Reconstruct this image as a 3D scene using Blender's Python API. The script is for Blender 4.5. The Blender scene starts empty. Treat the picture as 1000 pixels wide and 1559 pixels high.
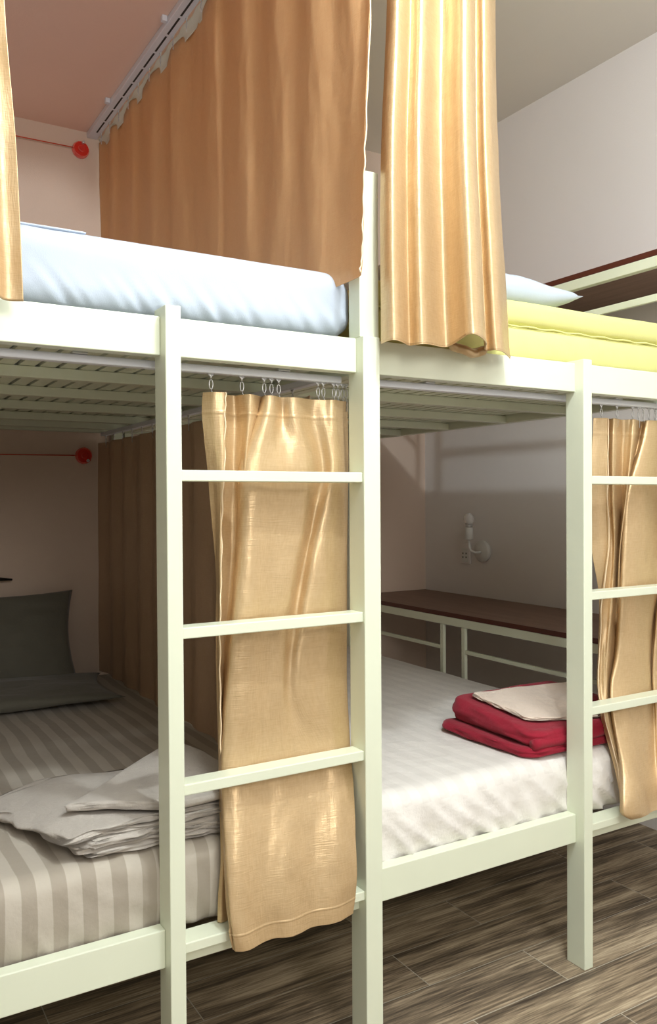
import bpy, bmesh, math, random
from mathutils import Vector, noise, Matrix
random.seed(7)
S = bpy.context.scene
COL = S.collection

# ------------------------------------------------------------------ camera, light, exposure
F_PX, YAW, PITCH, ROLL = 1268.27, math.radians(30.957), math.radians(-0.762), math.radians(-0.351)
CAM = Vector((-1.0252, -1.4891, 1.2137))
fw = Vector((math.sin(YAW)*math.cos(PITCH), math.cos(YAW)*math.cos(PITCH), math.sin(PITCH)))
rt = Vector((math.cos(YAW), -math.sin(YAW), 0)); up = rt.cross(fw)
RR = rt*math.cos(ROLL)+up*math.sin(ROLL); UU = -rt*math.sin(ROLL)+up*math.cos(ROLL)
cd = bpy.data.cameras.new('camera'); cam = bpy.data.objects.new('camera', cd); COL.objects.link(cam)
cd.sensor_fit = 'VERTICAL'; cd.sensor_height = 24.0; cd.lens = 24.0*F_PX/1559.0; cd.clip_start = .02
cam.matrix_world = Matrix(((RR.x, UU.x, -fw.x, CAM.x), (RR.y, UU.y, -fw.y, CAM.y), (RR.z, UU.z, -fw.z, CAM.z), (0, 0, 0, 1)))
S.camera = cam
S.view_settings.view_transform = 'Standard'; S.view_settings.look = 'None'
S.view_settings.gamma = 1; S.view_settings.use_curve_mapping = False
S.view_settings.exposure = 0.33
W = bpy.data.worlds.new('world'); S.world = W; W.use_nodes = True
W.node_tree.nodes['Background'].inputs[0].default_value = (1.0, 0.955, 0.88, 1)
W.node_tree.nodes['Background'].inputs[1].default_value = 0.43

def lamp(name, kind, loc, power, color, size, target=None, shape='DISK'):
    d = bpy.data.lights.new(name, kind); d.energy = power; d.color = color
    if kind == 'AREA':
        d.shape = shape; d.size = size
    else:
        d.shadow_soft_size = size
    o = bpy.data.objects.new(name, d); COL.objects.link(o); o.location = loc
    if target: o.rotation_euler = (Vector(target)-Vector(loc)).to_track_quat('-Z', 'Y').to_euler()
    return o
lamp('ceiling_lamp_light', 'POINT', (-0.11, -0.91, 2.79), 54, (0.88, 0.96, 1.0), .045)
lamp('bunk_fill_light', 'AREA', (-.5, -2.75, 2.1), 24, (1.0, .97, .92), .9, (1.3, 1.0, 1.0))  # fill light added to brighten the lower right bunk's inner wall; no window here
lamp('front_fill_light', 'AREA', (-.2, -1.6, 2.87), 30, (0.90, 0.97, 1.0), 1.5, (-.2, -1.5, 0))  # added soft overhead fill for the curtain and rail fronts

def PX(px, Y, Z):
    """world point at depth Y and height Z that stands on the photograph's column px"""
    n = RR*F_PX-fw*(px-500)
    x = CAM.x-((Y-CAM.y)*n.y+(Z-CAM.z)*n.z)/n.x
    return Vector((x, Y, Z))

# ------------------------------------------------------------------ materials
def srgb(r, g, b):
    f = lambda c: (c/255/12.92) if c/255 <= .04045 else ((c/255+.055)/1.055)**2.4
    return (f(r), f(g), f(b), 1)
class NT:
    def __init__(s, name):
        s.m = bpy.data.materials.new(name); s.m.use_nodes = True; s.t = s.m.node_tree
        s.b = s.t.nodes['Principled BSDF']; s.out = s.t.nodes['Material Output']
    def n(s, typ, **kw):
        nd = s.t.nodes.new(typ)
        for k, v in kw.items(): setattr(nd, k, v)
        return nd
    def l(s, a, b): s.t.links.new(a, b)
    def set(s, **kw):
        for k, v in kw.items(): s.b.inputs[k.replace('_', ' ')].default_value = v
        return s
    def math(s, op, a, b=None, c=None):
        nd = s.n('ShaderNodeMath', operation=op)
        for i, v in enumerate((a, b, c)):
            if v is None: continue
            if isinstance(v, (int, float)): nd.inputs[i].default_value = v
            else: s.l(v, nd.inputs[i])
        return nd.outputs[0]
    def coord(s, which='Object'): return s.n('ShaderNodeTexCoord').outputs[which]
    def mapped(s, scale, which='Object'):
        mp = s.n('ShaderNodeMapping'); mp.inputs['Scale'].default_value = scale; s.l(s.coord(which), mp.inputs[0]); return mp.outputs[0]
    def noise(s, vec, scale, detail=4, rough=.5):
        nd = s.n('ShaderNodeTexNoise'); nd.inputs['Scale'].default_value = scale; nd.inputs['Detail'].default_value = detail
        nd.inputs['Roughness'].default_value = rough; s.l(vec, nd.inputs['Vector']); return nd.outputs['Fac']
    def bump(s, h, strength, dist=.002, prev=None):
        nd = s.n('ShaderNodeBump'); nd.inputs['Strength'].default_value = strength; nd.inputs['Distance'].default_value = dist
        s.l(h, nd.inputs['Height'])
        if prev: s.l(prev, nd.inputs['Normal'])
        return nd.outputs[0]
    def ramp(s, fac, stops):
        nd = s.n('ShaderNodeValToRGB'); s.l(fac, nd.inputs[0]); e = nd.color_ramp.elements
        while len(e) < len(stops): e.new(.5)
        for el, (p, c) in zip(e, stops): el.position = p; el.color = c
        return nd.outputs[0]
    def mix(s, fac, a, b):
        nd = s.n('ShaderNodeMix', data_type='RGBA')
        if isinstance(fac, (int, float)): nd.inputs[0].default_value = fac
        else: s.l(fac, nd.inputs[0])
        for i, v in ((6, a), (7, b)):
            if isinstance(v, tuple): nd.inputs[i].default_value = v
            else: s.l(v, nd.inputs[i])
        return nd.outputs[2]

def m_plain(name, col, rough=.5, metal=0, bump=0, bscale=200, coat=0):
    t = NT(name).set(Roughness=rough, Metallic=metal)
    v = t.coord(); f = t.noise(v, 6, 3)
    t.l(t.mix(f, col, tuple(c*.94 for c in col[:3])+(1,)), t.b.inputs['Base Color'])
    if coat: t.set(Coat_Weight=coat, Coat_Roughness=.2)
    if bump: t.l(t.bump(t.noise(v, bscale, 3), bump), t.b.inputs['Normal'])
    return t.m
def m_wall(name, col):
    t = NT(name).set(Roughness=.85)
    v = t.coord()
    t.l(t.mix(t.noise(v, 1.5, 3), col, tuple(c*.93 for c in col[:3])+(1,)), t.b.inputs['Base Color'])
    t.l(t.bump(t.noise(v, 260, 4, .6), .35, .0015), t.b.inputs['Normal'])
    return t.m
def m_satin(name, base, deep, metal=.42, rough=.36, transl=.22, coat=0):
    t = NT(name).set(Metallic=metal, Roughness=rough, Coat_Weight=coat, Coat_Roughness=.50)
    uv = t.coord('UV')
    def st(sx, sy):
        mp = t.n('ShaderNodeMapping'); mp.inputs['Scale'].default_value = (sx, sy, 1); t.l(uv, mp.inputs[0]); return mp.outputs[0]
    a = t.noise(st(400, 50), 1, 1, .5); b = t.noise(st(50, 400), 1, 1, .5)
    w = t.math('ADD', a, b)
    col = t.mix(t.math('MULTIPLY', w, .5), deep, base)
    t.l(col, t.b.inputs['Base Color'])
    sp = t.ramp(t.math('MULTIPLY', w, .5), [(.36, (.46,)*3+(1,)), (.62, (.38,)*3+(1,))])
    t.l(sp, t.b.inputs['Roughness'])
    big = t.noise(st(14, 9), 1, 3)
    t.l(t.bump(w, .6, .0012, t.bump(big, .35, .01)), t.b.inputs['Coat Normal'])
    t.l(t.bump(w, .38, .0010, t.bump(big, .35, .01)), t.b.inputs['Normal'])
    tr = t.n('ShaderNodeBsdfTranslucent'); t.l(col, tr.inputs[0])
    mx = t.n('ShaderNodeMixShader'); mx.inputs[0].default_value = transl
    t.l(t.b.outputs[0], mx.inputs[1]); t.l(tr.outputs[0], mx.inputs[2]); t.l(mx.outputs[0], t.out.inputs[0])
    return t.m
def m_stripe(name, a, b, period=.056, rough=.75, wr=.25, skirt=None):
    t = NT(name)
    t.set(Roughness=rough); t.b.inputs['Sheen Weight'].default_value = .15
    sx = t.n('ShaderNodeSeparateXYZ'); t.l(t.coord(), sx.inputs[0])
    nx = t.math('ADD', sx.outputs[0], t.math('MULTIPLY', t.math('SUBTRACT', t.noise(t.coord(), 3, 2), .5), .03))
    fr = t.math('FRACT', t.math('DIVIDE', nx, period))
    tri = t.math('ABSOLUTE', t.math('SUBTRACT', fr, .5))
    f = t.n('ShaderNodeMapRange'); f.inputs[1].default_value = .235; f.inputs[2].default_value = .265; t.l(tri, f.inputs[0])
    fo = f.outputs[0]
    if skirt: fo = t.math('MULTIPLY', fo, t.math('GREATER_THAN', sx.outputs[2], skirt))
    t.l(t.mix(fo, a, b), t.b.inputs['Base Color'])
    t.l(t.bump(t.noise(t.coord(), 9, 5, .55), wr, .02, t.bump(t.noise(t.coord(), 700, 2), .15, .001)), t.b.inputs['Normal'])
    return t.m
def m_cloth(name, col, wr=.3, wscale=14, fine=500, rough=.85, sheen=.2):
    t = NT(name).set(Roughness=rough)
    t.b.inputs['Sheen Weight'].default_value = sheen
    v = t.coord()
    t.l(t.mix(t.noise(v, 20, 4), col, tuple(c*.9 for c in col[:3])+(1,)), t.b.inputs['Base Color'])
    t.l(t.bump(t.noise(v, wscale, 5, .6), wr, .012, t.bump(t.noise(v, fine, 3), .3, .001)), t.b.inputs['Normal'])
    return t.m
def m_floor():
    t = NT('wood_plank_tile').set(Roughness=.55)
    v = t.coord(); sx = t.n('ShaderNodeSeparateXYZ'); t.l(v, sx.inputs[0])
    ry = t.math('DIVIDE', t.math('ADD', sx.outputs[1], 1.63), .1625)
    row = t.math('FLOOR', ry); fy = t.math('FRACT', ry)
    par = t.math('MODULO', row, 2)
    off = t.math('ADD', .563, t.math('MULTIPLY', par, -.313))
    rx = t.math('DIVIDE', t.math('ADD', t.math('SUBTRACT', sx.outputs[0], off), 8.5), .85)
    cx = t.math('FLOOR', rx); fx = t.math('FRACT', rx)
    gy = t.math('LESS_THAN', t.math('MULTIPLY', t.math('MINIMUM', fy, t.math('SUBTRACT', 1, fy)), .1625), .0012)
    gx = t.math('LESS_THAN', t.math('MULTIPLY', t.math('MINIMUM', fx, t.math('SUBTRACT', 1, fx)), .85), .0012)
    g = t.math('MAXIMUM', gx, gy)
    cid = t.n('ShaderNodeCombineXYZ'); t.l(cx, cid.inputs[0]); t.l(row, cid.inputs[1])
    wn = t.n('ShaderNodeTexWhiteNoise'); wn.noise_dimensions = '2D'; t.l(cid.outputs[0], wn.inputs['Vector'])
    sh = t.n('ShaderNodeVectorMath', operation='ADD'); t.l(v, sh.inputs[0])
    sc = t.n('ShaderNodeVectorMath', operation='SCALE'); t.l(wn.outputs['Color'], sc.inputs[0]); sc.inputs['Scale'].default_value = 7
    t.l(sc.outputs[0], sh.inputs[1])
    mp = t.n('ShaderNodeMapping'); mp.inputs['Scale'].default_value = (1.1, 20, 1); t.l(sh.outputs[0], mp.inputs[0])
    a = t.noise(mp.outputs[0], 1, 6, .62)
    mp2 = t.n('ShaderNodeMapping'); mp2.inputs['Scale'].default_value = (9, 190, 1); t.l(sh.outputs[0], mp2.inputs[0])
    b = t.noise(mp2.outputs[0], 1, 4, .6)
    f = t.math('ADD', t.math('MULTIPLY', a, .62), t.math('MULTIPLY', b, .38))
    c = t.ramp(f, [(.36, srgb(62, 52, 42)), (.45, srgb(106, 92, 75)), (.53, srgb(152, 134, 110)), (.62, srgb(196, 178, 150))])
    t.l(t.mix(g, c, srgb(176, 168, 152)), t.b.inputs['Base Color'])
    t.l(t.bump(t.math('SUBTRACT', b, t.math('MULTIPLY', g, 2)), .15, .001), t.b.inputs['Normal'])
    return t.m
def m_wood(name, dark, light, scale=(30, 1.5, 30), rough=.45):
    t = NT(name).set(Roughness=rough)
    a = t.noise(t.mapped(scale), 1, 6, .6); b = t.noise(t.mapped(tuple(4*s for s in scale)), 1, 4, .6)
    f = t.math('ADD', t.math('MULTIPLY', a, .6), t.math('MULTIPLY', b, .4))
    t.l(t.ramp(f, [(.35, dark), (.65, light)]), t.b.inputs['Base Color'])
    return t.m

M = {}
M['paint'] = m_plain('cream_paint', srgb(224, 229, 206), .38, bump=.03, bscale=90, coat=.25)
M['wallR'] = m_wall('wall_paint', srgb(238, 233, 229))
M['wallB'] = m_wall('wall_paint_pink', srgb(228, 206, 188))
M['ceil'] = m_wall('ceiling_paint', srgb(242, 239, 232))
M['soffit'] = m_wall('soffit_bounce_pink', srgb(246, 208, 188))  # warm bounce light over the left bunk is put into this pink
M['floor'] = m_floor()
M['satin'] = m_satin('gold_satin', srgb(231, 204, 160), srgb(205, 170, 120), .5, .42, .18, .7)
M['satin_side'] = m_satin('gold_satin_side', srgb(242, 206, 158), srgb(230, 186, 134), .1, .5, .42)
M['satin_shaded'] = m_satin('gold_satin_side_shaded', srgb(206, 176, 146), srgb(190, 158, 126), .05, .6, .06)  # side curtain satin with the lower bunk's shade put into its colour
M['piping'] = m_plain('piping', srgb(238, 214, 178), .6)
M['tape'] = m_plain('header_tape', srgb(226, 222, 205), .8)
M['track'] = m_plain('track_white', srgb(228, 230, 238), .35)
M['dark'] = m_plain('dark_slot', srgb(40, 38, 36), .6)
M['hook'] = m_plain('hook_metal', srgb(215, 215, 215), .3, .6)
M['sheet_g'] = m_stripe('grey_striped_sheet', srgb(180, 171, 157), srgb(156, 146, 131))
M['sheet_w'] = m_stripe('white_striped_sheet', srgb(226, 221, 214), srgb(220, 215, 208), wr=.6, skirt=.505)
M['white'] = m_cloth('white_sheet', srgb(188, 198, 212), .12, 6)
M['foam'] = m_cloth('mattress_foam', srgb(235, 226, 170), .1, 6)
M['yellow'] = m_cloth('yellow_cover', srgb(224, 221, 142), .1, 6, 300)
M['linen'] = m_cloth('grey_linen', srgb(186, 178, 168), .5, 22)
M['red'] = m_cloth('red_fleece', srgb(146, 6, 38), .3, 30, 900, .9, .1)
M['towel'] = m_cloth('beige_towel', srgb(226, 206, 188), .5, 35, 700, .95, .4)
M['pillow'] = m_cloth('dark_pillow', srgb(108, 106, 94), .4, 14)
M['shelf'] = m_wood('dark_laminate', srgb(112, 82, 68), srgb(138, 106, 88), (30, 1.6, 30))
M['edge'] = m_plain('laminate_edge', srgb(84, 40, 28), .45)
M['redp'] = NT('red_plastic').set(Base_Color=srgb(240, 50, 30), Roughness=.25, Transmission_Weight=.25).m
M['cord'] = m_plain('red_cord', srgb(214, 78, 50), .6)
M['plastic'] = m_plain('white_plastic', srgb(225, 225, 220), .3)
M['glass'] = NT('bulb_glass').set(Base_Color=(1, 1, 1, 1), Roughness=.25, Transmission_Weight=.7, IOR=1.35).m
M['black'] = m_plain('black_metal', srgb(28, 26, 24), .4)

# ------------------------------------------------------------------ mesh helpers
def bm_obj(name, bm, mat, parent=None, smooth=False, sol=0, sub=0, bevel=0):
    me = bpy.data.meshes.new(name); bm.to_mesh(me); bm.free()
    o = bpy.data.objects.new(name, me); COL.objects.link(o)
    for m in (mat if isinstance(mat, (list, tuple)) else [mat]): me.materials.append(m)
    if smooth:
        for p in me.polygons: p.use_smooth = True
    if parent: o.parent = parent
    if bevel:
        b = o.modifiers.new('bevel', 'BEVEL'); b.width = bevel; b.segments = 2; b.limit_method = 'ANGLE'
    if sol:
        s = o.modifiers.new('solid', 'SOLIDIFY'); s.thickness = sol; s.offset = 0
    if sub:
        s = o.modifiers.new('sub', 'SUBSURF'); s.levels = sub; s.render_levels = sub
    return o
def tag(o, label, cat=None, group=None, kind=None):
    o['label'] = label
    if cat: o['category'] = cat
    if group: o['group'] = group
    if kind: o['kind'] = kind
    return o
def empty(name, loc, label, cat, group=None):
    o = bpy.data.objects.new(name, None); COL.objects.link(o); o.location = loc; o.empty_display_size = .05
    return tag(o, label, cat, group)
def pm(o, parent):   # parent keeping world coordinates
    o.parent = parent; o.matrix_parent_inverse = Matrix.Translation(-Vector(parent.location)); return o
def add_box(bm, x0, x1, y0, y1, z0, z1):
    vs = [bm.verts.new((x, y, z)) for x in (x0, x1) for y in (y0, y1) for z in (z0, z1)]
    for f in ((0, 1, 3, 2), (4, 6, 7, 5), (0, 4, 5, 1), (2, 3, 7, 6), (0, 2, 6, 4), (1, 5, 7, 3)):
        bm.faces.new([vs[i] for i in f])
def box(name, b, mat, parent=None, bevel=.002, **kw):
    bm = bmesh.new(); add_box(bm, *b); o = bm_obj(name, bm, mat, None, bevel=bevel, **kw)
    if parent: pm(o, parent)
    return o
def add_tube(bm, pts, r, seg=8, cap=True, radii=None):
    pts = [Vector(p) for p in pts]; rings = []
    pv = None
    for i, p in enumerate(pts):
        d = (pts[min(i+1, len(pts)-1)]-pts[max(i-1, 0)]).normalized()
        a = Vector((0, 0, 1)) if abs(d.z) < .9 else Vector((1, 0, 0))
        if pv is not None: a = pv
        s = d.cross(a).normalized(); u = s.cross(d).normalized(); pv = u
        rr = radii[i] if radii else r
        rings.append([bm.verts.new(p+s*rr*math.cos(2*math.pi*k/seg)+u*rr*math.sin(2*math.pi*k/seg)) for k in range(seg)])
    for a, b in zip(rings, rings[1:]):
        for k in range(seg): bm.faces.new((a[k], a[(k+1) % seg], b[(k+1) % seg], b[k]))
    if cap: bm.faces.new(rings[0][::-1]); bm.faces.new(rings[-1])
def tube(name, pts, r, mat, parent=None, seg=8, radii=None):
    bm = bmesh.new(); add_tube(bm, pts, r, seg, True, radii); o = bm_obj(name, bm, mat, smooth=True)
    if parent: pm(o, parent)
    return o
def struct(name, b, mat): o = box(name, b, mat, bevel=0); o['kind'] = 'structure'; return o
def cr(p, t):     # catmull-rom over a list of Vectors, t in 0..1
    n = len(p)-1; x = min(t*n, n-1e-6); i = int(x); f = x-i
    a, b, c, d = p[max(i-1, 0)], p[i], p[i+1], p[min(i+2, n)]
    return .5*((2*b)+(c-a)*f+(2*a-5*b+4*c-d)*f*f+(3*b-a-3*c+d)*f*f*f)
def cloth(name, rows, mat, nu=160, nv=140, noise_amp=.004, nscale=7, sol=.0016, seed=0, fade=.0, lin=True, uvw=1.0, hem=.0, seam=.0, sm=0):
    """rows: lists of Vectors from top to bottom, all with the same count; the columns are interpolated smoothly"""
    P = [[cr(r, i/nu) for i in range(nu+1)] for r in rows]
    for _ in range(sm):
        P = [[r[0]]+[(r[i-1]+r[i]*2+r[i+1])/4 for i in range(1, nu)]+[r[-1]] for r in P]
    bm = bmesh.new(); uvl = bm.loops.layers.uv.new('UVMap'); G = []
    for j in range(nv+1):
        t = j/nv; row = []
        for i in range(nu+1):
            col = [P[k][i] for k in range(len(rows))]
            p = cr(col, t) if len(rows) > 2 else col[0].lerp(col[1], t)
            row.append(p)
        G.append(row)
    out = []
    for j in range(nv+1):
        row = []
        for i in range(nu+1):
            p = G[j][i]
            du = (G[j][min(i+1, nu)]-G[j][max(i-1, 0)]); dv = (G[min(j+1, nv)][i]-G[max(j-1, 0)][i])
            n = du.cross(dv)
            n = n.normalized() if n.length > 1e-12 else Vector((0, 1, 0))
            q = Vector((p.x*nscale*2.2+seed, p.y*nscale*2.2, p.z*nscale*.6))
            a = noise.noise(q)*noise_amp+noise.noise(q*3.1)*noise_amp*.35
            if hem and hem-.0015 < (1-j/nv) < hem+.0025: a -= .0015
            if seam and abs(j/nv-seam) < .0026: a -= .0016
            row.append(bm.verts.new(p+n*a))
        out.append(row)
    ulen = [0]
    for i in range(nu): ulen.append(ulen[-1]+(P[0][i+1]-P[0][i]).length*uvw)
    for j in range(nv):
        for i in range(nu):
            f = bm.faces.new((out[j][i], out[j+1][i], out[j+1][i+1], out[j][i+1])); f.smooth = True
            idx = ((i, j), (i, j+1), (i+1, j+1), (i+1, j))
            for lp, (a, b) in zip(f.loops, idx): lp[uvl].uv = (ulen[a], G[b][0].z)
    return bm_obj(name, bm, mat, smooth=True, sol=sol)
def soft_box(b, r, n=(40, 40, 8), warp=None):
    x0, x1, y0, y1, z0, z1 = b; bm = bmesh.new(); V = {}
    lo = Vector((x0, y0, z0)); hi = Vector((x1, y1, z1)); N = n
    def vert(i, j, k):
        key = (i, j, k)
        if key in V: return V[key]
        p = Vector((x0+(x1-x0)*i/N[0], y0+(y1-y0)*j/N[1], z0+(z1-z0)*k/N[2]))
        rr = [min(r, (hi[a]-lo[a])/2) for a in range(3)]
        c = Vector([min(max(p[a], lo[a]+rr[a]), hi[a]-rr[a]) for a in range(3)])
        d = p-c
        e = Vector([d[a]/rr[a] for a in range(3)])
        if e.length > 1e-9:
            e = e.normalized()*1.0 if e.length > 1 else e
            p = c+Vector([e[a]*rr[a] for a in range(3)])
        if warp: p = warp(p)
        V[key] = bm.verts.new(p); return V[key]
    def face(fn, na, nb, flip):
        for a in range(na):
            for c in range(nb):
                q = [vert(*fn(a, c)), vert(*fn(a+1, c)), vert(*fn(a+1, c+1)), vert(*fn(a, c+1))]
                if len(set(q)) == 4:
                    try: bm.faces.new(q[::-1] if flip else q)
                    except ValueError: pass
    face(lambda a, c: (a, c, N[2]), N[0], N[1], False); face(lambda a, c: (a, c, 0), N[0], N[1], True)
    face(lambda a, c: (a, 0, c), N[0], N[2], False); face(lambda a, c: (a, N[1], c), N[0], N[2], True)
    face(lambda a, c: (0, a, c), N[1], N[2], True); face(lambda a, c: (N[0], a, c), N[1], N[2], False)
    return bm
def nz(x, y, z, s, seed=0): return noise.noise(Vector((x*s+seed, y*s, z*s)))

# ------------------------------------------------------------------ room
struct('floor', (-1.9, 1.66, -2.9, 1.97, -.1, 0), M['floor'])
struct('wall_back', (-1.9, 1.66, 1.87, 1.97, 0, 3.0), M['wallB'])
struct('wall_right', (1.56, 1.66, -2.9, 1.87, 0, 3.0), M['wallR'])
struct('wall_left_blocker', (-1.9, -1.13, .0, 1.87, 0, 3.0), M['wallB'])  # unseen wall, added to close off light and keep the left bunk dark
struct('ceiling', (-1.9, 1.66, -2.9, 1.97, 2.9, 3.0), M['ceil'])
struct('ceiling_soffit', (-1.13, -.03, .06, 1.87, 2.69, 2.9), M['soffit'])

# ------------------------------------------------------------------ bunk frames
PZ = [1.2743, .9743, .6750, .3710]     # tops of the ladder rungs
def bunk(root, x0, x1, posts, label_extra=''):
    """x0/x1: outer faces of the frame between the corner posts"""
    p = M['paint']
    for zt in (1.565, .397):
        zb = zt-.074
        a = [o for o in posts]
        segs = a
        for (s0, s1) in segs:
            low = zt < 1 and s1-s0 < .415
            box('front_rail', (s0, s1, .028, .058, zb, .3505 if low else zt), p, root)
        box('back_rail', (x0+.03, x1-.03, 1.82, 1.85, zb, zt), p, root)
        for sx in (x0, x1-.03): box('side_rail', (sx, sx+.03, .06, 1.82, zb, zt), p, root)
    for y in (.43, .756, 1.08, 1.40, 1.66): box('cross_bar', (x0+.03, x1-.03, y, y+.03, 1.491, 1.516), p, root, .0015)
    for y in (.5, 1.2): box('cross_bar', (x0+.03, x1-.03, y, y+.03, .34, .365), p, root, .0015)
    n = int((x1-x0-.07)/.044)
    for i in range(n):
        x = x0+.04+i*.044; box('slat', (x, x+.034, .06, 1.82, 1.5165, 1.523), M['paint'], root, 0)
    box('bed_base', (x0+.032, x1-.032, .10, 1.81, .366, .3715), M['paint'], root, .001)
def ladder_rungs(root, x0, x1):
    for z in PZ: box('ladder_rung', (x0, x1, .006, .050 if z > .5 else .0595, z-.0215 if z > .5 else z-.020, z-(0 if z > .5 else 0)), M['paint'], root, .002)

b1 = empty('bunk_bed', (-.55, .9, 0), 'cream metal bunk bed on the left with grey striped lower mattress and side curtain', 'bunk bed', 'cream metal bunk beds')
bunk(b1, -1.10, -.003, [(-1.07, -.4837), (-.4528, -.0427)])
box('ladder_post', (-.4837, -.4528, 0, .0605, 0, 1.582), M['paint'], b1)
box('post', (-.0427, 0, 0, .0605, 0, 1.566), M['paint'], b1)
box('upper_post', (-.0427, .0065, .013, .058, 1.5665, 1.925), M['paint'], b1)
box('post', (-1.11, -1.07, 0, .0605, 0, 1.925), M['paint'], b1)
box('post', (-.04, -.003, 1.82, 1.865, 0, 1.925), M['paint'], b1)
box('post', (-1.11, -1.07, 1.82, 1.865, 0, 1.925), M['paint'], b1)
ladder_rungs(b1, -.4528, -.0427)

b2 = empty('bunk_bed', (.55, .9, 0), 'cream metal bunk bed on the right with shelves along the wall and yellow upper mattress', 'bunk bed', 'cream metal bunk beds')
bunk(b2, .003, 1.10, [(.0, .6284), (.6596, 1.07)])
box('ladder_post', (.6284, .6596, 0, .0605, 0, 1.572), M['paint'], b2)
box('post', (1.07, 1.11, 0, .0605, 0, 1.575), M['paint'], b2)
box('post', (.003, .04, 1.82, 1.865, 0, 1.925), M['paint'], b2)
box('post', (1.07, 1.11, 1.82, 1.865, 0, 1.575), M['paint'], b2)
ladder_rungs(b2, .6596, 1.07)

# shelves along the right wall
def shelf(z, label):
    r = empty('bedside_shelf', (1.33, .95, z), label, 'shelf', 'shelves along the right wall')
    board = box('shelf_board', (1.095, 1.555, -.02 if z > 1.5 else .062, 1.865, z-.016, z), M['shelf'], r, .001)
    box('board_edge', (1.090, 1.0949, -.02 if z > 1.5 else .062, 1.865, z-.017, z+.0005), M['edge'], r, 0)
    box('front_beam', (1.09, 1.115, .0 if z > 1.5 else .062, 1.815, z-.05, z-.0175), M['paint'], r)
    zb = z-.368+.0005 if z < 1.5 else 1.5655
    for (a, b) in ((1.148, 1.168), (1.016, 1.036), (.072, .092), (1.79, 1.81)):
        box('upright', (1.092, 1.106, a, b, zb, z-.0505), M['paint'], r, .0015)
    for (a, b) in ((.0925, 1.0155), (1.1685, 1.7895)):
        box('guard_rail', (1.093, 1.105, a, b, z-.152, z-(.130 if z > 1.5 else .137)), M['paint'], r, .0015)
    if z > 1.5:
        box('guard_rail', (1.093, 1.105, -.02, .0715, z-.152, z-.130), M['paint'], r, .0015)
    for y in (): box('wall_bracket', (1.1155, 1.555, y, y+.02, z-.036, z-.0165), M['paint'], r, .001)
    return r
shelf(.765, 'dark brown shelf on cream posts beside the lower right mattress')
shelf(1.955, 'dark brown shelf on cream beam above the yellow upper mattress')

# ------------------------------------------------------------------ mattresses
def side_warp(x0, x1, y0, zb, zt, amp, seed, droop=.0):
    def w(p):
        f = max(0, min(1, (zt-p.z)/(zt-zb)))
        g = f*(1-f)*4
        if p.y < y0+.07:
            if f > .5: p.y = y0+(p.y-y0)*(1-.85*min(1, (f-.5)*3))
            a = nz(p.x+p.z*.6, 0, p.z*.25, 22, seed)*amp*f*1.5+nz(p.x-p.z*.3, 0, p.z*.3, 9, seed+5)*amp*g*1.3-((1-abs(nz(p.x+p.z*1.1, 0, p.z*.5, 11, seed+9)))**7)*amp*.9*min(1, f*1.6)
            p.y += a - .010*g
        if p.x > x1-.07 or p.x < x0+.07:
            p.x += nz(p.y, 0, p.z*.3, 14, seed)*amp*g
        p.z += nz(p.x, p.y, 0, 5, seed)*.0035*(1-f)
        return p
    return w
def mattress(name, b, r, mat, label, amp, seed, n=(150, 120, 16)):
    bm = soft_box(b, r, n, side_warp(b[0], b[1], b[2], b[4], b[5], amp, seed))
    o = bm_obj(name, bm, mat, smooth=True); return tag(o, label, 'mattress')
mattress('mattress', (-1.065, -.045, .070, 1.815, .372, .532), .032, M['sheet_g'], 'lower left mattress in a grey striped fitted sheet', .006, 3)
mattress('mattress', (.012, 1.062, .070, 1.815, .372, .537), .034, M['sheet_w'], 'lower right mattress in a white striped fitted sheet', .013, 11)
m1 = mattress('mattress', (-1.040, -.030, .105, 1.800, 1.5665, 1.69), .05, M['foam'], 'upper left mattress in a plain white fitted sheet', .001, 20, (60, 60, 8))
def wsheet(p):
    f = max(0, min(1, (1.722-p.z)/.15))
    if p.y < .12:
        p.y += (nz(p.x+(p.z-1.57)*.8, 0, 0, 42, 2)*.007*max(0, f-.45)*2.2+nz(p.x, 0, p.z, 7, 8)*.002)
    if p.x > -.09: p.z += max(0, (p.x+.09)/.07)*.02*max(0, f-.3)-.006*(1-f)*max(0, (p.x+.09)/.07)
    if p.x < -.5: p.z += nz(p.x, 0, 0, 16, 3)*.002
    return p
o = bm_obj('fitted_sheet', soft_box((-1.065, -.014, .066, 1.818, 1.5655, 1.722), .052, (200, 60, 24), wsheet), M['white'], smooth=True)
o.parent = m1; o['label'] = 'white fitted sheet with gathered lower edge'
m2 = mattress('mattress', (.04, 1.065, .075, 1.815, 1.5655, 1.655), .018, M['yellow'], 'upper right mattress in a pale yellow cover', .0015, 31, (60, 60, 8))
o = bm_obj('top_panel', soft_box((.035, 1.07, .070, 1.816, 1.652, 1.722), .028, (80, 60, 8), lambda p: p+Vector((0, nz(p.x, 0, p.z, 6, 4)*.002, nz(p.x, p.y, 0, 4, 9)*.003))), M['yellow'], smooth=True)
o.parent = m2
o = tube('seam_piping', [(.04+i*.01, .0705+.0012*math.sin(i*1.9), 1.652+.0015*math.sin(i*.7)) for i in range(103)], .0022, M['yellow']); o.parent = m2
# thin folded sheet lying on the upper left mattress
bm = soft_box((-1.04, -.599, .105, .55, 1.7215, 1.7270), .004, (60, 20, 4), lambda p: p+Vector((0, nz(p.x, p.y, 0, 8, 1)*.002, 0)))
tag(bm_obj('folded_sheet', bm, M['white'], smooth=True), 'thin white folded sheet on the upper left mattress', 'sheet')

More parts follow.
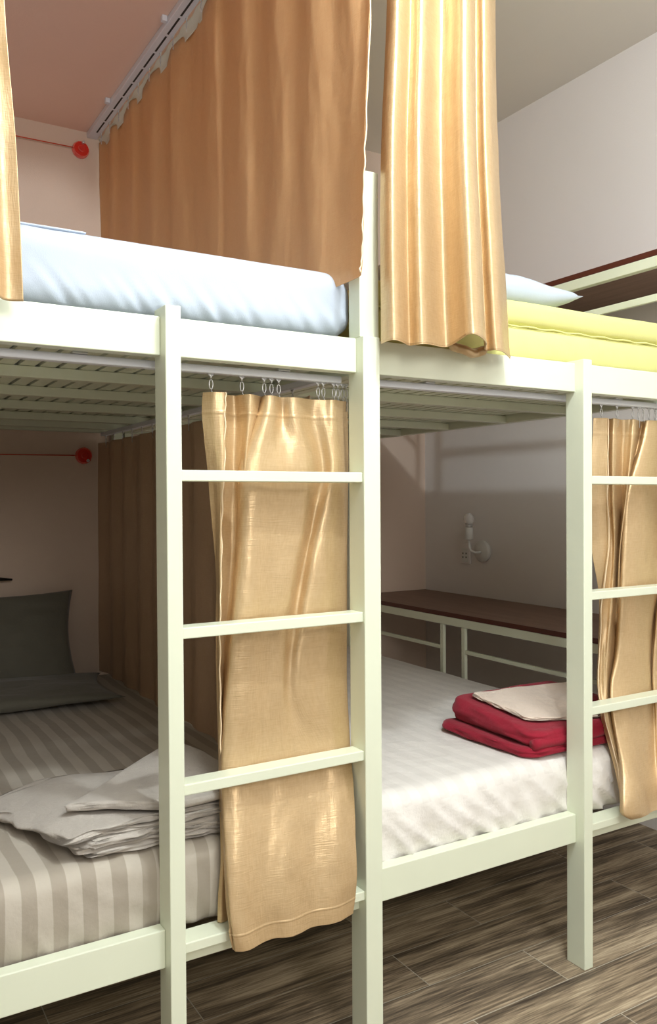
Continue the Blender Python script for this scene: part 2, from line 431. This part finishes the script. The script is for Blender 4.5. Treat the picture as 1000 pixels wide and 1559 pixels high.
# ------------------------------------------------------------------ pillows
def pillow(name, c, size, rot, mat, label, seed):
    sx, sy, sz = size; bm = bmesh.new(); N = 36; G = {}
    for s in (1, -1):
        for i in range(N+1):
            for j in range(N+1):
                u, v = 2*i/N-1, 2*j/N-1
                e = i in (0, N) or j in (0, N)
                if s == -1 and e: G[(s, i, j)] = G[(1, i, j)]; continue
                h = ((1-u*u)*(1-v*v))**.42 if not e else 0
                pin = 1-.10*(1-abs(u)**2)*abs(v)**3-.0
                pin2 = 1-.10*(1-abs(v)**2)*abs(u)**3
                p = Vector((u*sx/2*pin2, v*sy/2*pin, s*h*sz/2))
                p.z += (nz(u, v, s, 2.2, seed)*.1+nz(u, v, s, 6, seed)*.05)*sz*(h if h > 0 else .5)
                G[(s, i, j)] = bm.verts.new(p)
    for s in (1, -1):
        for i in range(N):
            for j in range(N):
                q = [G[(s, i, j)], G[(s, i+1, j)], G[(s, i+1, j+1)], G[(s, i, j+1)]]
                bm.faces.new(q if s == 1 else q[::-1])
    o = bm_obj(name, bm, mat, smooth=True); o.location = c; o.rotation_euler = rot
    return tag(o, label, 'pillow')
pillow('pillow', (-.515, 1.72, .700), (.58, .39, .15), (math.radians(66), 0, math.radians(-4)), M['pillow'], 'dark grey pillow propped against the wall at the head of the lower left bed', 5)
pillow('pillow', (-.62, 1.50, .565), (.92, .44, .07), (0, 0, math.radians(-5)), M['pillow'], 'flat dark grey pillow lying under the propped pillow on the lower left bed', 8)
pillow('pillow', (.47, .38, 1.786), (.66, .46, .135), (0, 0, math.radians(2)), M['white'], 'white pillow on the yellow upper mattress', 9)

# ------------------------------------------------------------------ folded things
def slab(bm_all, corners, z0, th, seed, amp=.006, n=(46, 46, 5), zf=None, rc=.05):
    c00, c10, c11, c01 = [Vector(c+(0,)) for c in corners]
    def w(p):
        u, v, k = p.x, p.y, p.z/1.0
        q = (c00*(1-u)+c10*u)*(1-v)+(c01*(1-u)+c11*u)*v
        # wavy outline
        eu = abs(2*u-1)**6; ev = abs(2*v-1)**6
        q.x += nz(v*1.0, k, 0, 5, seed)*amp*2*eu; q.y += nz(u, k, 0, 6, seed+3)*amp*2*ev
        z = z0+k*th+nz(q.x, q.y, 0, 9, seed)*amp*.8
        if zf: z += zf(q.x, q.y, k)
        return Vector((q.x, q.y, z))
    b = soft_box((0, 1, 0, 1, 0, 1), .5, n, None)
    # re-round: keep plan square but round only the vertical profile
    b.free()
    V = {}; N = n; m = 6
    prof = [(-1, )]
    rings = []
    U = [i/N[0] for i in range(N[0]+1)]; Wv = [j/N[1] for j in range(N[1]+1)]
    er = th*.5
    su = (c10-c00).length; sv = (c01-c00).length
    def pos(u, v, s):
        cu, cv = 2*u-1, 2*v-1; ru, rv = min(.5, rc/su*2), min(.5, rc/sv*2)
        a, b = max(0, (abs(cu)-(1-ru))/ru), max(0, (abs(cv)-(1-rv))/rv)
        if a > 0 and b > 0:
            g = max(a, b)/math.hypot(a, b)
            cu = math.copysign(1-ru+ru*a*g, cu); cv = math.copysign(1-rv+rv*b*g, cv)
        u2, v2 = (cu+1)/2, (cv+1)/2
        du = min(u, 1-u)*su; dv = min(v, 1-v)*sv; d = min(du, dv)
        k = 1 if d >= er else math.sqrt(max(0, 1-((er-d)/er)**2))
        return w(Vector((u2, v2, .5+.5*s*k)))
    def dense(t, size):     # push samples to the rim
        return .5-.5*math.cos(math.pi*t) if True else t
    G = {}
    for s in (1, -1):
        for i in range(N[0]+1):
            for j in range(N[1]+1):
                e = i in (0, N[0]) or j in (0, N[1])
                if s == -1 and e: G[(s, i, j)] = G[(1, i, j)]; continue
                G[(s, i, j)] = bm_all.verts.new(pos(dense(U[i], su), dense(Wv[j], sv), s))
    for s in (1, -1):
        for i in range(N[0]):
            for j in range(N[1]):
                q = [G[(s, i, j)], G[(s, i+1, j)], G[(s, i+1, j+1)], G[(s, i, j+1)]]
                bm_all.faces.new(q if s == 1 else q[::-1])

# red fleece blanket, folded twice
bm = bmesh.new()
slab(bm, [(.515, .075), (.99, .075), (1.02, .44), (.505, .455)], .540, .026, 1, .004)
slab(bm, [(.530, .078), (.985, .070), (1.02, .45), (.545, .455)], .565, .042, 4, .005, zf=lambda x, y, k: k*.028*max(0, (y-.12)/.33)*min(1, (1.0-x)/.1+.5))
bmesh.ops.translate(bm, verts=bm.verts, vec=(0, 0, 0))
add_tube(bm, [(.535+i*.02, .086+.002*math.sin(i), .577) for i in range(22)], .014, 10)
tag(bm_obj('folded_blanket', bm, M['red'], smooth=True), 'dark red folded fleece blanket on the white lower right mattress', 'blanket')
bm = bmesh.new()
slab(bm, [(.585, .16), (.80, .095), (1.0, .36), (.59, .40)], .608, .010, 7, .006, (60, 60, 5), rc=.02, zf=lambda x, y, k: .028*max(0, (y-.12)/.33)*min(1, (1.0-x)/.1+.5)+.003)
tag(bm_obj('face_towel', bm, M['towel'], smooth=True), 'small beige towel lying on top of the red folded blanket', 'towel')

# grey bed linen, folded, on the left mattress
bm = bmesh.new()
def dr(x, y, k): return -.05*max(0, min(1, (-.60-x)/.13))**1.3
def drt(x, y, k): return -.035*max(0, min(1, (-.62-x)/.12))**1.2
slab(bm, [(-.60, .085), (-.24, .09), (-.24, .42), (-.66, .48)], .535, .013, 11, .010, rc=.012)
slab(bm, [(-.63, .095), (-.25, .085), (-.25, .40), (-.70, .50)], .546, .014, 12, .010, zf=lambda x, y, k: dr(x, y, k)*.2, rc=.012)
slab(bm, [(-.61, .080), (-.24, .095), (-.24, .40), (-.72, .50)], .559, .014, 13, .010, zf=lambda x, y, k: dr(x, y, k)*.4, rc=.012)
slab(bm, [(-.64, .10), (-.26, .080), (-.26, .40), (-.73, .49)], .572, .012, 14, .009, zf=lambda x, y, k: dr(x, y, k)*.7, rc=.012)
slab(bm, [(-.645, .092), (-.25, .10), (-.25, .38), (-.75, .47)], .583, .010, 15, .009, zf=lambda x, y, k: dr(x, y, k)*.9, rc=.012)
tag(bm_obj('folded_bed_linen', bm, M['linen'], smooth=True), 'grey folded bed linen in layers at the foot of the lower left mattress', 'bed linen')
bm = bmesh.new()
slab(bm, [(-.635, .195), (-.44, .085), (-.25, .09), (-.33, .40)], .598, .016, 21, .004, zf=lambda x, y, k: .035*max(0, min(1, (x+.6)/.25))*max(0, min(1, (y-.08)/.2)), rc=.012)
tag(bm_obj('folded_pillowcase', bm, M['linen'], smooth=True), 'pale grey folded pillowcase lying on top of the grey bed linen', 'pillowcase')

# ------------------------------------------------------------------ curtain tracks
def track(b, label, axis='x'):
    r = box('curtain_track', b, M['track'], None, .003); tag(r, label, 'curtain track', 'white curtain tracks'); return r
t1 = track((-1.066, -.044, .085, .108, 1.475, 1.4905), 'white curtain track under the front rail of the left bunk')
t2 = track((.003, 1.066, .085, .108, 1.475, 1.4905), 'white curtain track under the front rail of the right bunk')
for t, xs in ((t1, (-.62, -.19)), (t2, (.20, .86))):
    for x in xs: box('mounting_clip', (x-.014, x+.014, .080, .112, 1.4908, 1.4955), M['hook'], t, .001)
def hook(parent, x, y, z0, z1, dx=0, side=0):
    """runner, wire loop and pin between the track (z0) and the curtain top (z1)"""
    bm = bmesh.new()
    ax = Vector((1, 0, 0)) if not side else Vector((0, 1, 0))
    p = Vector((x, y, z0))
    add_tube(bm, [p-ax*.006, p+Vector((0, 0, -.005)), p+ax*.006], .002, 6)
    add_tube(bm, [p-ax*.006, p+ax*.006], .0018, 6)
    add_tube(bm, [p+Vector((0, 0, 0)), p+Vector((0, 0, -.009))], .0022, 6)
    q = p+Vector((0, 0, -.011)); L = z0-z1
    pts = []
    for k in range(11):
        a = -math.pi/2+2*math.pi*k/10
        pts.append(q+ax*(.0042*math.cos(a))+Vector((0, 0, -.010-.010*math.sin(a))))
    add_tube(bm, pts, .0012, 5)
    add_tube(bm, [q+Vector((0, 0, -.02)), q+ax*.003+Vector((0, -.001, -L*.75)), q+ax*.001+Vector((0, -.002, -L-.012))], .0012, 5)
    o = bm_obj('curtain_hook', bm, M['hook'], smooth=True); pm(o, parent); return o
def piping(parent, pts, r=.002):
    n = 60; P = [cr([Vector(p) for p in pts], i/n) for i in range(n+1)]
    for i, p in enumerate(P): p.x += .0012*math.sin(i*1.3); p.y += .001*math.cos(i*.9)
    o = tube('edge_piping', P, r, M['piping'], None, 6); pm(o, parent); return o

# ------------------------------------------------------------------ curtains
def R(z, *pts): return [PX(px, Y, z) for px, Y in pts]
# A: upper front curtain at the far left
rows = []
for z, w in ((2.9, 0), (2.3, .0), (2.04, .004), (1.8, .012), (1.549, .022)):
    e = {2.9: -10, 2.3: 2, 2.04: 6, 1.8: 24, 1.549: 35}[z]
    a = PX(e, -.03, z).x
    rows.append([Vector((a-.34+w, -.02, z)), Vector((a-.28, -.06, z)), Vector((a-.22, -.01, z)), Vector((a-.16, -.06, z)), Vector((a-.10, -.015, z)), Vector((a-.05, -.055, z)), Vector((a-.025, -.03, z)), Vector((a, -.035, z))])
cA = cloth('curtain', rows, M['satin'], 90, 120, .005, seed=2, hem=.06)
tag(cA, 'gold satin curtain hanging at the far left edge in front of the upper left bunk', 'curtain', 'gold satin curtains')
tag(box('curtain_track', (-1.12, -.04, -.045, -.02, 2.881, 2.9), M['track']), 'white ceiling curtain track above the left bunk', 'curtain track', 'white curtain tracks')

# C: upper front curtain of the right bunk
C_p = [(580, -.015), (587, -.040), (597, -.060), (606, -.060), (615, -.045), (622, -.030), (630, -.046), (639, -.068), (650, -.070), (660, -.060), (672, -.045), (684, -.050), (698, -.085), (712, -.125), (726, -.138), (737, -.120), (741, -.085), (737, -.045), (744, -.045), (752, -.072), (763, -.074), (771, -.05), (777, -.012)]
def crow(z, sx, sh, sy, lift=None):
    r = []
    for i, (px, y) in enumerate(C_p):
        v = PX(580+(px-580)*sx+sh, -.05+(y+.05)*sy, z)
        if lift: v.z += lift(px)
        r.append(v)
    return r
def lf(px): return .016*math.exp(-((px-716)/24)**2)-.004*math.exp(-((px-640)/14)**2)
rows = [crow(2.88, .80, 16, .7), crow(2.27, .84, 9, .8), crow(2.0, .90, 1, .85), crow(1.75, .96, -1, .95), crow(1.60, .985, 0, 1.0), crow(1.549, 1.0, 0, 1.05, lf)]
cC = cloth('curtain', rows, M['satin'], 260, 170, .0018, 7, seed=5, hem=.035, sm=40)
tag(cC, 'bright gold satin curtain hanging in folds in front of the upper right bunk', 'curtain', 'gold satin curtains')
bm = bmesh.new()
add_tube(bm, [PX(685+i*4, -.01+.006*math.sin(i*.8), 1.566-.014*(1-abs(i-8)/8)) for i in range(15)], .010, 8, True, [.004]+[.011]*13+[.004])
o = bm_obj('inner_fold', bm, M['satin'], smooth=True); pm(o, cC)
tag(box('curtain_track', (.0, 1.1, -.06, -.035, 2.881, 2.9), M['track']), 'white ceiling curtain track above the right bunk', 'curtain track', 'white curtain tracks')

# B: upper side curtain between the bunks
ys = [1.862, 1.80, 1.70, 1.63, 1.47, 1.40, 1.25, 1.12, 1.04, .90, .72, .66, .52, .45, .33, .25, .17, .10, .04, .0, -.02]
rows = []
for z, am in ((2.655, .013), (2.3, .008), (2.0, .007), (1.85, .006), (1.738, .005), (1.705, .004)):
    r = []
    for i, y in enumerate(ys):
        x = -.068+((i % 2)*2-1)*am*(.6+.6*abs(nz(y, 0, 0, 3, 4)))
        yy = y
        if y < .2:
            f = (.2-y)/.22
            x = x*(1-f)+(-.052)*f
            yy = y-.03*f
            if z < 1.75: x -= .010*f*(1-f)*4
            if f > .8:
                e = {2.655: 568, 2.3: 565, 2.0: 557, 1.85: 553, 1.738: 551, 1.705: 547}[z]
                q = PX(e, yy, z).x-(1-f)*.05
                x = x+(q-x)*min(1, (f-.8)/.15)
        r.append(Vector((x, yy, z)))
    rows.append(r)
# the near lower corner hangs outside over the mattress edge
for k, dz in ((4, -.010), (5, -.022)):
    for i, y in enumerate(ys):
        if y < .12: rows[k][i].z += dz; rows[k][i].y -= .0
cB = cloth('curtain', rows, M['satin_side'], 240, 150, .004, 6, seed=9, hem=.05)
tag(cB, 'wide tan curtain hanging from the ceiling between the two upper bunks', 'curtain', 'side curtains between the bunks')
piping(cB, [rows[k][-1]+Vector((0, -.001, 0)) for k in range(6)], .0018)
tB = box('curtain_track', (-.125, -.083, .0, 1.868, 2.668, 2.6895), M['track'], None, .002)
tag(tB, 'white ceiling curtain track running to the back wall above the tan side curtain', 'curtain track', 'white curtain tracks')
y = 1.80
while y > .1:
    L = .10
    pm(box('slot', (-.106, -.100, y-L, y, 2.6672, 2.6685), M['dark'], None, 0), tB); y -= L+.014
# white gathered header tape of the side curtain
rows = []
for z, off in ((2.667, -.078), (2.652, -.066), (2.632, -.064)):
    rows.append([Vector((off+(.003 if i % 2 else -.003), 1.86-i*.058, z+((.003 if i % 2 else -.003) if z < 2.64 else 0))) for i in range(32)])
tp = cloth('header_tape', rows, M['tape'], 220, 10, .0006, 12, .001, 1); pm(tp, cB)
for i in range(16):
    y = 1.80-i*.114
    hook(cB, -.086, y, 2.667, 2.648, side=1)
for y in (1.55, .95, .42):
    pm(box('ceiling_clip', (-.142, -.126, y-.008, y+.008, 2.672, 2.6895), M['track'], None, .001), tB)

# E: lower side curtain, in the dark behind the left bunk
ys = [1.866-i*.086 for i in range(21)]
rows = []
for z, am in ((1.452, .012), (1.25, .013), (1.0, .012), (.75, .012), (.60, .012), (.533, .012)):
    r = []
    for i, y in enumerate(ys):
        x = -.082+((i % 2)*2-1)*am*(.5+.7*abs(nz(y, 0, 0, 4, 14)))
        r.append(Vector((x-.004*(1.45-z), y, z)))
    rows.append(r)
cE = cloth('curtain', rows, M['satin_shaded'], 200, 100, .004, 6, seed=19)
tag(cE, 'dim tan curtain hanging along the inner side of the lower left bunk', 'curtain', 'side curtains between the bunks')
tE = box('curtain_track', (-.096, -.074, .12, 1.815, 1.476, 1.4905), M['track'], None, .002)
tag(tE, 'white curtain track under the side rail inside the lower left bunk', 'curtain track', 'white curtain tracks')
for i in range(15): hook(cE, -.085, 1.78-i*.11, 1.476, 1.452, side=1)

# D: front curtain gathered behind the left ladder
D = [
 R(1.436, (309, .100), (318, .090), (328, .080), (343, .076), (344, .100), (356, .112), (368, .092), (382, .078), (394, .095), (398, .106), (404, .082), (415, .076), (428, .092), (450, .080), (475, .094), (495, .086), (510, .078), (530, .098)),
 R(1.390, (308, .100), (317, .090), (328, .078), (342, .074), (344, .100), (357, .112), (369, .096), (380, .078), (389, .092), (388, .108), (394, .086), (410, .072), (428, .094), (450, .076), (475, .094), (495, .080), (510, .074), (530, .098)),
 R(1.29, (315, .100), (322, .090), (331, .078), (341, .074), (343, .100), (355, .112), (366, .098), (373, .080), (372, .094), (364, .106), (370, .086), (392, .070), (425, .074), (470, .074), (490, .092), (505, .074), (518, .078), (530, .092)),
 R(1.19, (321, .100), (327, .092), (333, .080), (337, .076), (340, .102), (352, .114), (363, .104), (368, .094), (366, .102), (361, .108), (366, .086), (385, .070), (420, .074), (462, .072), (478, .094), (494, .074), (512, .074), (529, .088)),
 R(1.06, (330, .102), (332, .094), (334, .084), (336, .078), (339, .102), (348, .116), (357, .110), (362, .100), (361, .104), (357, .104), (362, .080), (380, .066), (410, .072), (445, .070), (460, .092), (476, .072), (502, .070), (528, .084)),
 R(.94, (329, .102), (332, .096), (334, .088), (334, .080), (337, .100), (342, .114), (346, .110), (349, .104), (350, .106), (350, .098), (355, .076), (380, .064), (405, .070), (430, .070), (446, .088), (464, .072), (500, .070), (527, .082)),
 R(.80, (331, .102), (333, .096), (335, .088), (335, .082), (336, .096), (338, .108), (340, .106), (341, .102), (341, .100), (341, .090), (347, .072), (372, .060), (400, .066), (428, .068), (440, .076), (458, .068), (496, .068), (528, .076)),
 R(.68, (333, .100), (334, .096), (336, .088), (336, .082), (337, .092), (338, .104), (338, .102), (338, .098), (336, .092), (335, .080), (341, .064), (365, .056), (400, .058), (436, .060), (468, .060), (495, .058), (512, .058), (532, .066)),
 R(.60, (336, .086), (337, .078), (338, .070), (338, .064), (338, .066), (338, .070), (337, .068), (337, .062), (337, .056), (338, .050), (343, .040), (366, .030), (402, .036), (438, .034), (470, .036), (498, .032), (516, .030), (537, .040)),
 R(.50, (340, .058), (341, .052), (342, .045), (341, .038), (341, .036), (342, .036), (342, .032), (342, .028), (342, .024), (343, .018), (349, .005), (370, -.002), (405, .006), (440, -.002), (472, .008), (500, -.002), (520, -.006), (541, .006)),
 R(.42, (345, .018), (346, .012), (347, .006), (346, .002), (346, .0), (347, -.002), (348, -.003), (348, -.004), (348, -.006), (349, -.008), (353, -.016), (374, -.020), (408, -.014), (442, -.022), (474, -.012), (502, -.020), (522, -.024), (543, -.016)),
 R(.375, (350, -.006), (350, -.008), (351, -.010), (350, -.012), (350, -.012), (351, -.013), (351, -.013), (352, -.014), (352, -.014), (353, -.014), (357, -.024), (376, -.030), (410, -.018), (444, -.030), (475, -.020), (504, -.028), (522, -.028), (541, -.018)),
 R(.345, (354, -.012), (354, -.013), (355, -.014), (355, -.015), (355, -.015), (355, -.015), (355, -.016), (356, -.016), (356, -.016), (356, -.016), (360, -.026), (380, -.034), (412, -.020), (446, -.034), (476, -.022), (505, -.032), (522, -.030), (538, -.020)),
]
cD = cloth('curtain', D, M['satin'], 260, 260, .003, 9, seed=31, hem=.085, seam=.078)
tag(cD, 'gold satin curtain gathered behind the rungs of the left ladder', 'curtain', 'gold satin curtains')
piping(cD, [D[k][3]+Vector((0, -.002, 0)) for k in range(0, 8)], .0016)
piping(cD, [D[k][17]+Vector((.004, .014, 0)) for k in range(5, 12)], .0016)
for px, y in ((321, .09), (368, .09), (402, .09), (413, .09), (424, .09), (484, .09), (492, .09), (508, .09), (514, .09), (521, .09), (526, .09)):
    v = PX(px, .0965, 1.475); hook(cD, v.x, v.y, 1.4745, 1.437)
# the loose inner panel of the same curtain, ending on the lowest rung
rows = [R(.62, (333, .104), (338, .094), (345, .088), (352, .098)), R(.50, (336, .054), (340, .050), (346, .052), (350, .056)), R(.42, (332, .050), (338, .044), (345, .047), (352, .052)), R(.373, (331, .046), (338, .040), (346, .043), (354, .050))]
rows = [[Vector((v.x, min(v.y, .056) if v.z < .55 else v.y, v.z)) for v in r] for r in rows]
o = cloth('inner_panel', rows, M['satin'], 30, 60, .001, 9, seed=3); pm(o, cD)

# F: front curtain gathered behind the right ladder
Fp = [
 R(1.438, (903, .104), (912, .096), (922, .090), (925, .092), (926, .108), (930, .098), (936, .088), (945, .104), (958, .090), (966, .080), (974, .100), (978, .108), (984, .084), (996, .078), (1015, .092), (1030, .078), (1048, .094), (1056, .090)),
 R(1.36, (901, .104), (911, .096), (922, .090), (925, .090), (926, .108), (929, .096), (935, .086), (945, .106), (955, .092), (962, .078), (968, .098), (970, .108), (976, .082), (992, .074), (1014, .092), (1030, .076), (1048, .094), (1056, .090)),
 R(1.22, (897, .104), (909, .096), (921, .092), (924, .088), (926, .108), (930, .100), (934, .090), (945, .110), (950, .094), (953, .078), (952, .098), (950, .108), (956, .082), (980, .072), (1010, .092), (1030, .074), (1048, .094), (1056, .090)),
 R(1.08, (900, .106), (911, .098), (922, .094), (926, .088), (927, .108), (932, .106), (936, .096), (942, .112), (944, .100), (944, .086), (944, .102), (944, .108), (950, .080), (972, .070), (1006, .090), (1028, .072), (1046, .092), (1056, .090)),
 R(.94, (912, .110), (914, .106), (916, .100), (916, .090), (919, .106), (926, .108), (932, .098), (938, .112), (940, .106), (941, .096), (940, .104), (940, .104), (946, .078), (966, .068), (996, .080), (1002, .096), (1010, .074), (1046, .088)),
 R(.80, (911, .112), (912, .108), (913, .102), (912, .094), (915, .100), (921, .092), (926, .086), (932, .102), (936, .108), (938, .110), (938, .108), (938, .100), (942, .078), (962, .070), (988, .078), (994, .094), (1000, .072), (1040, .084)),
 R(.70, (909, .104), (910, .100), (911, .094), (910, .084), (914, .088), (920, .080), (924, .078), (927, .090), (929, .098), (930, .098), (930, .096), (928, .090), (932, .070), (958, .062), (986, .070), (992, .084), (998, .066), (1036, .074)),
 R(.62, (914, .082), (916, .076), (918, .068), (920, .062), (921, .062), (924, .060), (926, .058), (928, .060), (930, .062), (931, .062), (931, .060), (931, .056), (936, .044), (956, .036), (984, .046), (994, .056), (1002, .044), (1030, .050)),
 R(.50, (933, .050), (935, .046), (937, .040), (938, .036), (939, .036), (940, .034), (941, .032), (941, .030), (942, .030), (942, .028), (943, .026), (944, .020), (948, .004), (964, -.004), (984, .010), (996, .016), (1006, .002), (1030, .010)),
 R(.435, (942, .030), (943, .026), (944, .020), (945, .016), (945, .012), (946, .010), (946, .006), (947, .002), (946, .0), (946, -.004), (945, -.008), (944, -.014), (950, -.030), (968, -.036), (986, -.018), (1000, -.014), (1010, -.028), (1030, -.020)),
 R(.395, (944, .024), (945, .020), (946, .014), (946, .010), (946, .006), (947, .002), (947, .0), (946, -.004), (946, -.006), (945, -.010), (944, -.016), (944, -.022), (952, -.040), (972, -.044), (990, -.026), (1004, -.022), (1014, -.034), (1030, -.028)),
 R(.376, (950, .020), (951, .016), (952, .010), (952, .006), (953, .002), (953, -.002), (954, -.006), (954, -.010), (954, -.014), (954, -.016), (954, -.02), (955, -.024), (962, -.036), (976, -.040), (992, -.030), (1006, -.026), (1016, -.032), (1028, -.03)),
]
cF = cloth('curtain', Fp, M['satin'], 240, 220, .003, 9, seed=41, seam=.06)
tag(cF, 'gold satin curtain gathered behind the rungs of the right ladder', 'curtain', 'gold satin curtains')
piping(cF, [Fp[k][3]+Vector((0, -.002, 0)) for k in range(0, 10)], .0016)
for px in (915, 939, 963, 972, 979, 988, 997, 1010):
    v = PX(px, .0965, 1.475); hook(cF, v.x, v.y, 1.4745, 1.439)

# ------------------------------------------------------------------ wall things
def clothes_line(z, label, zz):
    r = empty('clothesline_reel', (-.151, 1.869, z), label, 'clothesline', 'red clotheslines on the back wall')
    def disc(rad, y0, y1, name, mat, cx=-.151, cz=z, seg=28, inset=.85):
        bm = bmesh.new()
        prof = [(rad, y0), (rad, y0-(y0-y1)*.5), (rad*inset, y1), (0.0001, y1)]
        add_tube(bm, [(cx, p[1], cz) for p in prof], 0, seg, True, [p[0] for p in prof]); o = bm_obj(name, bm, mat, smooth=False, bevel=.001); pm(o, r); return o
    disc(.033, 1.869, 1.848, 'reel_case', M['redp'])
    disc(.014, 1.848, 1.840, 'reel_hub', M['redp'])
    disc(.006, 1.848, 1.836, 'screw', M['hook'], -.151+zz[0], z+zz[1])
    o = tube('cord', [(-1.128, 1.852, z+.006), (-.6, 1.852, z-.004), (-.183, 1.852, z)], .0022, M['cord'], None, 8); pm(o, r)
clothes_line(2.612, 'red reel and cord clothesline on the wall above the upper left mattress', (.006, .024))
clothes_line(1.400, 'dark red reel and cord clothesline on the wall inside the lower left bunk', (.012, -.02))
tag(tube('wall_hook', [(-.60, 1.868, .93), (-.58, 1.835, .930), (-.50, 1.83, .929), (-.432, 1.832, .923)], .0075, M['black'], None, 10, [.006, .0075, .0085, .004]), 'black metal hook bar on the back wall above the dark grey pillow', 'hook')

# wall lamp
L = empty('wall_lamp', (1.558, 1.430, .978), 'white wall lamp with bare clear bulb above the lower shelf', 'lamp')
def lathe(name, prof, c, axis, mat, seg=28):
    bm = bmesh.new(); a = Vector(axis)
    add_tube(bm, [Vector(c)+a*h for h, _ in prof], 0, seg, True, [r for _, r in prof]); o = bm_obj(name, bm, mat, smooth=True); pm(o, L)
    return o
lathe('base_plate', [(0, .046), (.004, .050), (.016, .050), (.020, .046), (.0205, .0005)], (1.559, 1.430, .978), (-1, 0, 0), M['plastic'])
tube('arm', [(1.54, 1.43, .975), (1.515, 1.44, .972), (1.498, 1.452, .982), (1.494, 1.458, 1.0), (1.494, 1.458, 1.032)], .0055, M['plastic'], L, 10)
lathe('socket', [(0, .006), (.002, .016), (.005, .019), (.055, .019), (.058, .017)], (1.494, 1.458, 1.030), (0, 0, 1), M['plastic'])
lathe('bulb_collar', [(0, .015), (.012, .017)], (1.494, 1.458, 1.089), (0, 0, 1), M['hook'])
lathe('bulb', [(0, .017), (.010, .021), (.025, .024), (.04, .020), (.050, .011), (.053, .001)], (1.494, 1.458, 1.102), (0, 0, 1), M['glass'])
# socket outlet
K = empty('wall_socket', (1.56, 1.552, .96), 'small white wall socket beside the wall lamp', 'socket')
box('face_plate', (1.549, 1.5595, 1.518, 1.586, .912, 1.012), M['wallR'], K, .003)
box('socket_insert', (1.5465, 1.5489, 1.530, 1.574, .922, .985), M['plastic'], K, .001)
for y in (1.541, 1.563):
    for z in (.944, .962):
        box('socket_hole', (1.5458, 1.5464, y-.003, y+.003, z-.004, z+.004), M['dark'], K, 0)
